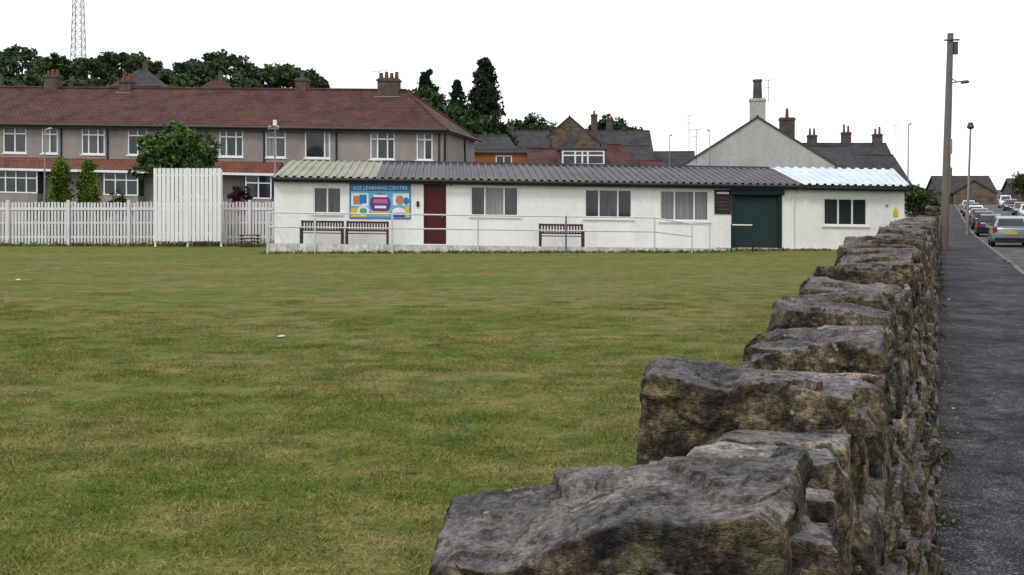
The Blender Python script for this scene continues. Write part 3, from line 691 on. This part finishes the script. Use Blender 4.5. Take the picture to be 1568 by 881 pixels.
# ------------------------------------------------------------------ generic background houses
def house(name,X,Y,rot,w,d,eave,ridge,wk,rk,z0=0,hipL=0,hipR=0,win=[],ch=[],frontwin_gable=None,parent=None,ov=.25):
    """ridge runs along a; front at b=0 facing camera when rot=0"""
    e=empty(name); f=Fr(X,Y,z0,rot,0); P=f.P; mb=MB(); m=d/2
    ops=[tuple(o[:4]) for o in win]
    wall_open(mb,f,0,w,-3,eave,0,ops,wk)
    mb.face([P(w,d,-3),P(0,d,-3),P(0,d,eave),P(w,d,eave)],wk)
    for x,h in ((0,hipL),(w,hipR)):
        mb.face([P(x,0,-3),P(x,d,-3),P(x,d,eave)]+([P(x,m,ridge-.03)] if not h else [])+[P(x,0,eave)],wk)
    mb.obj('walls',e); mb=MB()
    l=-ov if not hipL else hipL; r=w+ov if not hipR else w-hipR; s=(ridge-eave)/m; ee=eave-ov*s
    q=[P(-ov,-ov,ee),P(w+ov,-ov,ee),P(w+ov,d+ov,ee),P(-ov,d+ov,ee)]; A_,B_=P(l,m,ridge),P(r,m,ridge)
    mb.face([q[0],q[1],B_,A_],rk); mb.face([q[2],q[3],A_,B_],rk)
    if hipL: mb.face([q[3],q[0],A_],rk)
    if hipR: mb.face([q[1],q[2],B_],rk)
    mb.tube(A_,B_,.08,.08,rk,6)
    for x,h in ((-ov,hipL),(w+ov,hipR)):
        if not h:
            for b0 in (-ov,d+ov):
                p0=Vector(P(x,b0,ee)); p1=Vector(P(x,m,ridge)); dz=Vector((0,0,-.16)); mb.face([p0,p1,p1+dz,p0+dz],'darksteel')
    mb.box(f,-ov,w+ov,-ov-.08,-ov+.0,ee-.1,ee+.01,'darksteel')
    mb.obj('roof',e)
    if win:
        mb=MB()
        for o in win: window(mb,f,*o[:4],0,[.5] if o[1]-o[0]<1.4 else [.33,.66],None,fw=.08)
        mb.obj('windows',e)
    if ch:
        mb=MB()
        for c in ch: chimney(mb,f,*c[:7],*(c[7:] if len(c)>7 else ()))
        mb.obj('chimneys',e)
    return e,f
pi=math.pi
S=1681.
def XY(px,Y): return (px-784)*Y/S   # survey bearing -> easting at a given northing
e,f=house('gable_end_house',23.3,79.2,pi/2-.21,9,10.9,5.0,8.5,'gable','slate',0,ch=[(.45,5.45,7.4,9.6,.75,1.15,0,'gable'),(4.6,3.2,6.6,8.5,.8,1.15,3,'chim',.6)],ov=.08)
mb=MB(); mb.tube(f.P(.45,5.45,9.7),f.P(.45,5.45,11.05),.36,.30,'chim',10); mb.tube(f.P(.45,5.45,11.05),f.P(.45,5.45,11.2),.36,.36,'chim',10); mb.obj('chimney_pot',e)
aerial(f.P(.45,4.7,0)[0],79.9+.5,9.5,11.1,s=.25)
house('slate_roof_house',22.5,86,0,4.5,7,4.9,6.8,'gable','slate',0)
house('stone_terrace',29.3,112,.0,10,8,5.6,8.6,'stonewall','slate',0,ch=[(2.4,4,7.8,9.3,.9,.7,2,'chim',.7),(6.0,4,7.8,9.6,.9,.7,2,'chim',.7),(9.3,4,7.8,9.4,.9,.7,2,'chim',.7)])
house('stone_terrace',30.5,104,.15,7.6,7,4.2,7.0,'gable','slate',0)
e,f=house('brick_bungalow',1.35,70,.03,6.7,8,4.25,5.75,'brick','tile',0,hipR=2.0)
mb=MB(); mb.box(f,1.7,4.6,-.35,2.2,4.35,5.45,'brick'); mb.box(f,1.6,4.75,-.5,2.4,5.45,5.56,'darksteel')
mb.box(f,1.8,4.5,-.40,-.352,4.5,5.4,'glass')
for x in (1.8,2.6,3.05,3.4,4.42): mb.box(f,x,x+.1,-.44,-.402,4.5,5.4,'upvc')
for z in (4.5,5.31,5.05): mb.box(f,1.8,4.52,-.435,-.403,z,z+.08,'upvc')
mb.obj('dormer',e)
house('brick_bungalow',5.2,72,.0,3.6,7,4.2,6.1,'brick','tile',0,hipL=1.3,hipR=1.3)
house('tiled_bungalow',9.3,76,pi/2,7,1.9,4.0,5.4,'stonewall','tilered',0)
house('tiled_bungalow',8.6,79,0,3.9,7,3.9,5.3,'gable','tile',0,hipR=1.2)
e,f=house('timber_extension',-2.6,74,.0,3.75,3,5.55,5.72,'orange','slate',0,win=[(1.5,2.6,4.6,5.3)],ov=.08)
house('slate_roof_bungalow',-2.9,80,0,3.6,7,5.35,7.25,'stonewall','slate',0,hipR=1.0)
e,f=house('stone_gable_house',9.6,120,pi/2-.06,9,6.6,9.0,11.9,'stonewall','slate',0,ch=[(1.0,.6,9.2,11.9,.7,.7,2,'chim',.4)],ov=.1)
mb=MB(); 
for x0,x1,z0,z1 in ((2.9,3.6,8.3,9.8),): mb.box(f,-.03,-.003,x0,x1,z0,z1,'glass'); mb.box(f,-.05,-.031,x0-.1,x0,z0,z1,'stonewall')
mb.obj('gable_window',e)
house('stone_cottage',-.6,118,0,4.5,7,8.0,10.3,'stonewall','slate',0,win=[(.6,1.5,6.4,7.5),(2.5,3.4,6.4,7.5)],ch=[(.4,3.5,9.6,11.1,.7,.6,2)])
house('stone_cottage',8,126,0,8,7,8.3,10.9,'stonewall','slate',0,ch=[(3.5,3.5,10,12.1,.7,.6,2)])
house('stone_cottage',9.8,112,0,4.6,6,6.3,8.3,'stonewall','slate',0)
house('stone_cottage',15.5,130,-.1,6,6,6.6,8.6,'stonewall','slate',0,ch=[(.8,3,8,9.5,.6,.6,2)])
for px,Y,z in ((170,180,23.4),(288,182,22.0),(-60,170,20)):
    X=XY(px,Y); house('hillside_house',X,Y,.0,7.6,8,z-1.4,z+1.6,'stonewall','slate' if px==170 else 'tile',0,hipL=3,hipR=3,ch=[(4.4,3.8,z+1.0,z+2.6,.7,.7,1)])
house('bungalow_at_road_head',67,172,-.1,8.5,8,4.4,6.9,'stonewall','slate',0,ch=[(2.6,4,6.6,8.0,.7,.7,2)])
house('bungalow_at_road_head',74,168,pi/2-.4,9,6,4.3,6.2,'stonewall','slate',0)
house('bungalow_at_road_head',80,175,-.2,8,8,4.6,6.6,'stonewall','slate',0)
for i in range(4):
    q=W(15,20+i*22,0); house('semi_detached_house',q[0],q[1],math.atan2(D[1],D[0])-0,12,8,5.2,7.8,'stonewall','slate',0)
# ------------------------------------------------------------------ trees
broad_tree('sycamore_tree',XY(268,54.5),54.5,.6,5.75,2.4,'leaf',85,110,.13,.18,.5)
conifer('golden_cypress',XY(92,52.3),52.3,0,4.15,.62,'cypress',9000,.07,.45,.0)
conifer('golden_cypress',XY(135,52.5),52.5,0,4.0,.68,'cypress',9000,.07,.42,.0)
broad_tree('purple_shrub',XY(366,53.5),53.5,.3,3.0,.75,'purple',22,60,.07,.1,.25)
broad_tree('garden_shrub',XY(180,53.5),53.5,.3,2.3,1.0,'leafd',25,60,.08,.1,.3)
broad_tree('garden_shrub',XY(62,55),55,.3,1.9,.8,'leafd',25,60,.08,.1,.3)
conifer('pine_tree',XY(741,105),105,3,13.1,2.9,'conifer',16000,.24,.5,.05)
conifer('pine_tree',XY(700,112),112,3,11.9,2.3,'conifer',9000,.22,.7,.05)
conifer('pine_tree',XY(655,108),108,3,12.5,2.8,'conifer',9000,.24,.6,.05)
for px,Y,top,r in ((630,102,14.2,3.3),(660,99,13.6,3.0),(690,101,12.8,3.0),(722,100,11.4,2.6),(755,99,10.4,2.2),(645,94,11.5,2.8),(612,110,13.0,2.2),(715,96,9.6,3),(680,95,10.8,3)):
    broad_tree('broadleaf_tree',XY(px,Y),Y,2,top-2,r,'leafd',60,80,.24,.15,.9)
for px,Y,top,r in ((931,150,15.2,3.3),(950,148,14.1,2.8),(915,152,14.0,2.4),(818,150,15.2,2.3),(836,152,14.7,2.2),(795,150,14.7,1.9),(975,148,13.2,1.9)):
    broad_tree('broadleaf_tree',XY(px,Y),Y,6,top-6,r,'leafd',36,60,.25,.2,.8)
for px,Y,top,r in ((1402,62,3.4,.9),(1418,66,3.2,1.0),(1412,80,4.0,1.3)):
    broad_tree('hedge_bush',XY(px,Y),Y,0,top,r,'leafd',30,60,.1,.1,.35)
for px,Y,top,r in ((1566,150,7,1.6),(1590,140,7,2.6),(1440,200,7,2.5)):
    broad_tree('broadleaf_tree',XY(px,Y),Y,1,top-1,r,'leafd',36,60,.18,.25,.8)
# hillside woodland as one mass
pts=[]; prof=[(-120,76),(0,80),(40,78),(70,88),(130,91),(180,82),(215,86),(250,102),(274,113),(292,95),(345,86),(400,100),(440,102),(478,114),(500,134),(600,150),(900,190),(1100,215)]
def ptop(px): return np.interp(px,[p[0] for p in prof],[p[1] for p in prof])
mbt=MB()
def wood_tree(X,Y,tz,r,n,per,k=.75):
    g=Hh(X,Y); cz=tz-r*k; pts.append(crown_pts((X,Y,cz),r,r*k,n,per,1.15)); mbt.tube((X,Y,g-.5),(X,Y,cz),.3,.15,'bark',6)
# individual canopies that make the skyline (crown x-bearing, radius, rise above profile)
for px,r,dz in ((-70,6,0),(-30,5,1),(4,5,.5),(34,5.2,1.6),(64,3.4,-.6),(84,3.0,.4),(108,3.2,-.8),(134,3.4,.4),(160,3.8,-.2),(186,5,1.2),(214,4.2,.6),(238,3.2,-.3),(257,2.4,-.6),(291,3.6,.8),(318,4.4,.2),(346,5.2,1.6),(378,4.2,.2),(404,3.4,-.6),(428,4.4,1.0),(452,3.6,.2),(470,2.8,.3),(486,1.8,0)):
    Y=random.uniform(218,240); wood_tree(XY(px,Y),Y,CAMH+(320-ptop(max(px,-120)))*Y/S+dz,r,40,36)
for i in range(260):
    px=random.uniform(-320,560) ; Y=random.uniform(190,270); X=XY(px,Y); g=Hh(X,Y)
    topz=CAMH+(320-ptop(max(px,-120)))*Y/S*random.uniform(.72,.90)
    if abs(px-170)<26 or abs(px-288)<28: 
        if Y<200: continue
    h=min(13,max(4,topz-g)); r=random.uniform(2.0,4.2)
    if px>495: h=min(h,7)
    wood_tree(X,Y,g+h,r,16,26,.9)
wd=empty('hillside_woodland'); V,Q=leaf_quads(np.concatenate(pts),.48); np_mesh('foliage',V,Q,'leafh',wd); mbt.obj('trunks',wd)
# ------------------------------------------------------------------ lattice mast
lm=empty('lattice_mast'); mb=MB(); X,Y=XY(120,262),262; zb=Hh(X,Y)-1; zt=zb+42
n=22
def cor(i,t): s=(1.6*(1-t)+.5*t); return Vector((X+s*[-1,1,1,-1][i],Y+s*[-1,-1,1,1][i],zb+(zt-zb)*t))
for i in range(4): mb.tube(cor(i,0),cor(i,1),.11,.08,'steel',5)
for j in range(n):
    t0,t1=j/n,(j+1)/n
    for i in range(4):
        k=(i+1)%4; mb.tube(cor(i,t0),cor(k,t1),.05,.05,'steel',4); mb.tube(cor(k,t0),cor(i,t1),.05,.05,'steel',4); mb.tube(cor(i,t1),cor(k,t1),.05,.05,'steel',4)
for t in (.62,.8,.9): 
    for sx in (-1,1): c=Vector((X+sx*1.3,Y-1.2,zb+(zt-zb)*t)); mb.tube(c,c+Vector((0,-.3,0)),.4,.45,'steel',10)
mb.obj('lattice',lm)
# ------------------------------------------------------------------ poles
up_=empty('utility_pole'); mb=MB(); b0=Vector(W(.12,47.4,0)); t0=b0+Vector((.28,.0,8.75)); mb.tube(b0-Vector((0,0,.3)),t0,.165,.115,'pole',12)
tt=lambda z:b0+(t0-b0)*(z/8.75)
p=tt(8.45); mb.tube(p+Vector((-.3,-.15,0)),p+Vector((.3,-.15,.02)),.035,.035,'darksteel',6)
p=tt(8.15); mb.tube(p+Vector((.2,-.05,-.25)),p+Vector((.2,-.05,.25)),.10,.10,'darksteel',10); 
p=tt(6.75); mb.tube(p,p+Vector((.75,0,.10)),.025,.025,'darksteel',6); mb.tube(p+Vector((.35,0,.03)),p+Vector((0,0,.25)),.02,.02,'darksteel',5); mb.tube(p+Vector((.5,0,.02)),p+Vector((.8,0,.06)),.06,.05,'darksteel',8)
p=tt(4.2); mb.tube(p+Vector((.12,-.1,-.3)),p+Vector((.12,-.1,.3)),.06,.06,'steel',8)
mb.tube(tt(2.2)+Vector((.12,-.1,0)),tt(6.5)+Vector((.1,-.08,0)),.018,.018,'steel',6)
mb.obj('shaft',up_)
lampb=Vector(W(1.6,73*1.06,0))
wr=empty('overhead_wire'); mb=MB()
def wire(p0,p1,sag,r=.006):
    p0=Vector(p0);p1=Vector(p1);pr=p0
    for i in range(1,17):
        t=i/16; q=p0.lerp(p1,t)-Vector((0,0,sag*4*t*(1-t))); mb.tube(pr,q,r,r,'steel',4,False); pr=q
wire((lampb.x+.2,lampb.y,6.85),W(13,70,6.2),.1,.009)
mb.obj('cable',wr)
def lamp(name,x,y,z0,h,lean=.0,r0=.075,arm=.0,head='box'):
    e=empty(name); mb=MB(); mb.tube((x,y,z0),(x,y,z0+1.3),r0*1.4,r0*1.4,'steel',10); mb.tube((x,y,z0+1.3),(x+lean,y,z0+h),r0,r0*.65,'steel',10)
    if head=='box':
        mb.tube((x+lean,y,z0+h),(x+lean,y,z0+h+.12),.15,.24,'darksteel',10); mb.tube((x+lean,y,z0+h+.12),(x+lean,y,z0+h+.42),.24,.13,'darksteel',10)
    else:
        mb.tube((x+lean,y,z0+h),(x+lean+.3*arm,y,z0+h+.08),.04,.04,'steel',8); mb.tube((x+lean+.3*arm,y,z0+h+.06),(x+lean+.6*arm,y,z0+h+.1),.08,.05,'steel',8)
    mb.obj('column',e)
lamp('street_lamp',lampb.x+.05,lampb.y,-.1,7.0,.2,.085)
lamp('street_lamp',XY(1390,85),85,0,8.2,.05,.06,.4,'arm')
lamp('street_lamp',XY(1025,95),95,0,8.0,0,.05,.4,'arm')
lamp('street_lamp',XY(1087,75),75,0,7.0,0,.045,-.3,'arm')
lamp('street_lamp',XY(68,56),56,.5,5.2,.03,.05,.6,'arm')
aerial(XY(1055,79),79,5.0,8.4,s=.3); aerial(XY(1066,79),79,5.0,7.4,s=.5,r=.025)
aerial(XY(1372,104),104,6.0,9.6,s=.25); aerial(XY(798,118),118,8,11.5,s=.3)
cp=empty('cctv_post'); mb=MB(); x=XY(421,49.5); mb.tube((x,49.5,0),(x,49.5,5.45),.05,.04,'steel',8); mb.tube((x-.2,49.4,5.3),(x+.2,49.4,5.3),.03,.03,'steel',6)
for s in (-.18,.18): mb.tube((x+s,49.3,5.38),(x+s,49.1,5.3),.07,.08,'steel',8)
mb.tube((x,49.5,5.45),(x,49.5,5.7),.09,.09,'upvc',10); mb.obj('post',cp)
# ------------------------------------------------------------------ cars
def car(name,u,v,color,L=4.0,Hs=1.0,flip=False,head=0):
    mname='car_paint_%d'%len(M); m,nt,b=new_mat(mname); f=noise_n(nt,coords(nt),1.5,2,.5); nt.links.new(ramp(nt,f,[(0,[x*.95 for x in color]),(1,color)]),b.inputs['Base Color'])
    b.inputs['Roughness'].default_value=.25; b.inputs['Metallic'].default_value=.2; b.inputs['Coat Weight'].default_value=.6; M[mname]=m
    e=empty(name); k=mname; z0=roadz(v)-.11
    def Pc(x,y,z):
        if flip: x,y=-x,L-y
        return W(u+x,v+y,z0+z*Hs)
    s=L/4
    st=[(0,.70,.36,.58,.84),(.05,.80,.27,.62,.93),(.35,.85,.20,.68,.96),(1.0,.865,.18,.7,.95),(2.6,.865,.18,.7,.93),(3.3,.85,.18,.66,.84),(3.75,.80,.2,.58,.74),(3.95,.70,.26,.5,.64),(4.0,.55,.32,.48,.58)]
    def ring(y,hw,zb,zm,zt): return [(-.9*hw,y,zb),(-hw,y,zb+.12),(-hw*1.0,y,zm),(-.95*hw,y,zt-.04),(-.86*hw,y,zt),(.86*hw,y,zt),(.95*hw,y,zt-.04),(hw,y,zm),(hw,y,zb+.12),(.9*hw,y,zb)]
    V=[];F=[]
    for y,*r in st: V+= [Pc(a,b_*s,c) for a,b_,c in ring(y,*r)]
    n=10
    for i in range(len(st)-1):
        for j in range(n): F.append((i*n+j,i*n+(j+1)%n,(i+1)*n+(j+1)%n,(i+1)*n+j))
    F.append(tuple(range(n))[::-1]); F.append(tuple((len(st)-1)*n+j for j in range(n)))
    me=bpy.data.meshes.new('body'); me.from_pydata(V,[],F); me.materials.append(M[k]); o=bpy.data.objects.new('body',me); scene.collection.objects.link(o); o.parent=e
    bv=o.modifiers.new('b','BEVEL'); bv.width=.03; bv.segments=2; me.polygons.foreach_set('use_smooth',[True]*len(F)); 
    cab=[(.10,.76,.70,.94,.97),(.42,.79,.60,.945,1.36),(.75,.80,.62,.945,1.46),(1.9,.80,.62,.93,1.47),(2.35,.80,.60,.92,1.38),(3.05,.76,.70,.88,.91)]
    mb=MB(); gl=MB()
    def cr_(c): y,hb,ht,zb,zt=c; return [(-hb,y,zb),(-ht,y,zt),(ht,y,zt),(hb,y,zb)]
    for c0,c1 in zip(cab[:-1],cab[1:]):
        r0,r1=cr_(c0),cr_(c1)
        for j in range(3):
            q=[Vector(Pc(p[0],p[1]*s,p[2])) for p in (r0[j],r0[j+1],r1[j+1],r1[j])]; mb.face(q,k)
            glass=(j==1 and (c0 is cab[0] or c0 is cab[4])) or (j!=1 and c0 in (cab[1],cab[2],cab[3]))
            if glass:
                cen=sum(q,Vector())/4; nn=(q[1]-q[0]).cross(q[3]-q[0]).normalized(); out=cen-Vector(Pc(0,1.8*s,1.0))
                if nn.dot(out)<0: nn=-nn
                gl.face([cen+(p-cen)*.86+nn*.012 for p in q],'glass')
    mb.obj('cabin',e); gl.obj('windows',e)
    mb=MB()
    for x in (-1,1):
        for y in (.72,3.2):
            c0=Vector(Pc(x*.66,y*s,.31)); c1=Vector(Pc(x*.872,y*s,.31)); mb.tube(c0,c1,.31,.31,'tyre',18); mb.tube(c1,c1+(c1-c0).normalized()*.008,.2,.18,'steel',12)
    mb.obj('wheels',e)
    mb=MB()
    class cf: P=staticmethod(lambda a,b,z:Pc(a,b*s,z))
    for x in (-1,1):
        mb.box(cf,min(x*.60,x*.80),max(x*.60,x*.80),-.015,.12,.70,.92,'lampred'); mb.box(cf,min(x*.5,x*.72),max(x*.5,x*.72),3.86,3.98,.56,.68,'upvc')
        mb.box(cf,min(x*.86,x*1.0),max(x*.86,x*1.0),2.55,2.68,.90,1.05,k)
    mb.box(cf,-.27,.27,-.03,-.004,.60,.72,'plate'); mb.box(cf,-.72,.72,-.04,.1,.30,.44,'tyre'); mb.box(cf,-.62,.62,3.96,4.03,.26,.40,'tyre'); mb.box(cf,-.27,.27,4.031,4.04,.40,.5,'upvc'); mb.obj('lamps_plates_bumpers',e)
car('parked_car',3.10,56.5,(.27,.30,.33))
car('parked_car',3.0,76,(.015,.017,.022))
car('parked_car',3.1,91,(.02,.022,.03))
car('parked_car',3.1,101,(.10,.11,.13),4.2)
car('parked_car',3.1,112,(.7,.7,.7))
car('parked_car',3.1,124,(.05,.06,.09))
car('parked_car',3.1,138,(.45,.46,.48))
car('parked_car',8.1,128,(.05,.055,.06),flip=True)
car('parked_car',8.1,118,(.5,.52,.55),flip=True)
car('parked_car',8.1,146,(.02,.02,.03),flip=True)
car('parked_van',8.2,160,(.7,.7,.72),4.8,1.2,flip=True)
gw=empty('stone_gate_pillar'); pr=[]
for zz in np.arange(.1,1.9,.2):
    for vv in (51.9,52.25):
        pr.append(place(TL,-.35,vv,zz,.28,.19,.11))
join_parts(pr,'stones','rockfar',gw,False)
# ------------------------------------------------------------------ world, sun, camera
w=bpy.data.worlds.new('World'); scene.world=w; w.use_nodes=True; nt=w.node_tree; bg=nt.nodes['Background']
sky=nt.nodes.new('ShaderNodeTexSky'); sky.sky_type='NISHITA'; sky.sun_disc=False
el=math.radians(52); az=math.radians(215)
sky.sun_elevation=el; sky.sun_rotation=az
tc=nt.nodes.new('ShaderNodeTexCoord'); nz=nt.nodes.new('ShaderNodeTexNoise'); nz.inputs['Scale'].default_value=2.2; nz.inputs['Detail'].default_value=5
nt.links.new(tc.outputs['Generated'],nz.inputs['Vector'])
rp=nt.nodes.new('ShaderNodeValToRGB'); rp.color_ramp.elements[0].position=.3; rp.color_ramp.elements[0].color=(9.9,10.05,10.3,1); rp.color_ramp.elements[1].position=.7; rp.color_ramp.elements[1].color=(10.9,11,11.1,1)
nt.links.new(nz.outputs['Fac'],rp.inputs['Fac'])
mx=nt.nodes.new('ShaderNodeMixRGB'); mx.inputs['Fac'].default_value=.93; nt.links.new(sky.outputs[0],mx.inputs[1]); nt.links.new(rp.outputs['Color'],mx.inputs[2])
nt.links.new(mx.outputs[0],bg.inputs['Color']); bg.inputs['Strength'].default_value=.122
sl=bpy.data.lights.new('sun','SUN'); sl.energy=1.4; sl.angle=math.radians(12); sl.color=(1,.975,.94); so=bpy.data.objects.new('sun',sl); scene.collection.objects.link(so)
dirv=Vector((-math.sin(math.radians(35))*math.cos(el),-math.cos(math.radians(35))*math.cos(el),math.sin(el)))
so.rotation_euler=dirv.to_track_quat('Z','Y').to_euler()
scene.view_settings.view_transform='Standard'; scene.view_settings.look='None'; scene.view_settings.exposure=0
cam=bpy.data.cameras.new('camera'); co=bpy.data.objects.new('camera',cam); scene.collection.objects.link(co); scene.camera=co
co.location=(0,0,CAMH); co.rotation_euler=(math.pi/2,0,0); cam.sensor_width=36; cam.lens=36*1681/1568; cam.shift_y=-.0769; cam.clip_end=5000; cam.clip_start=.05
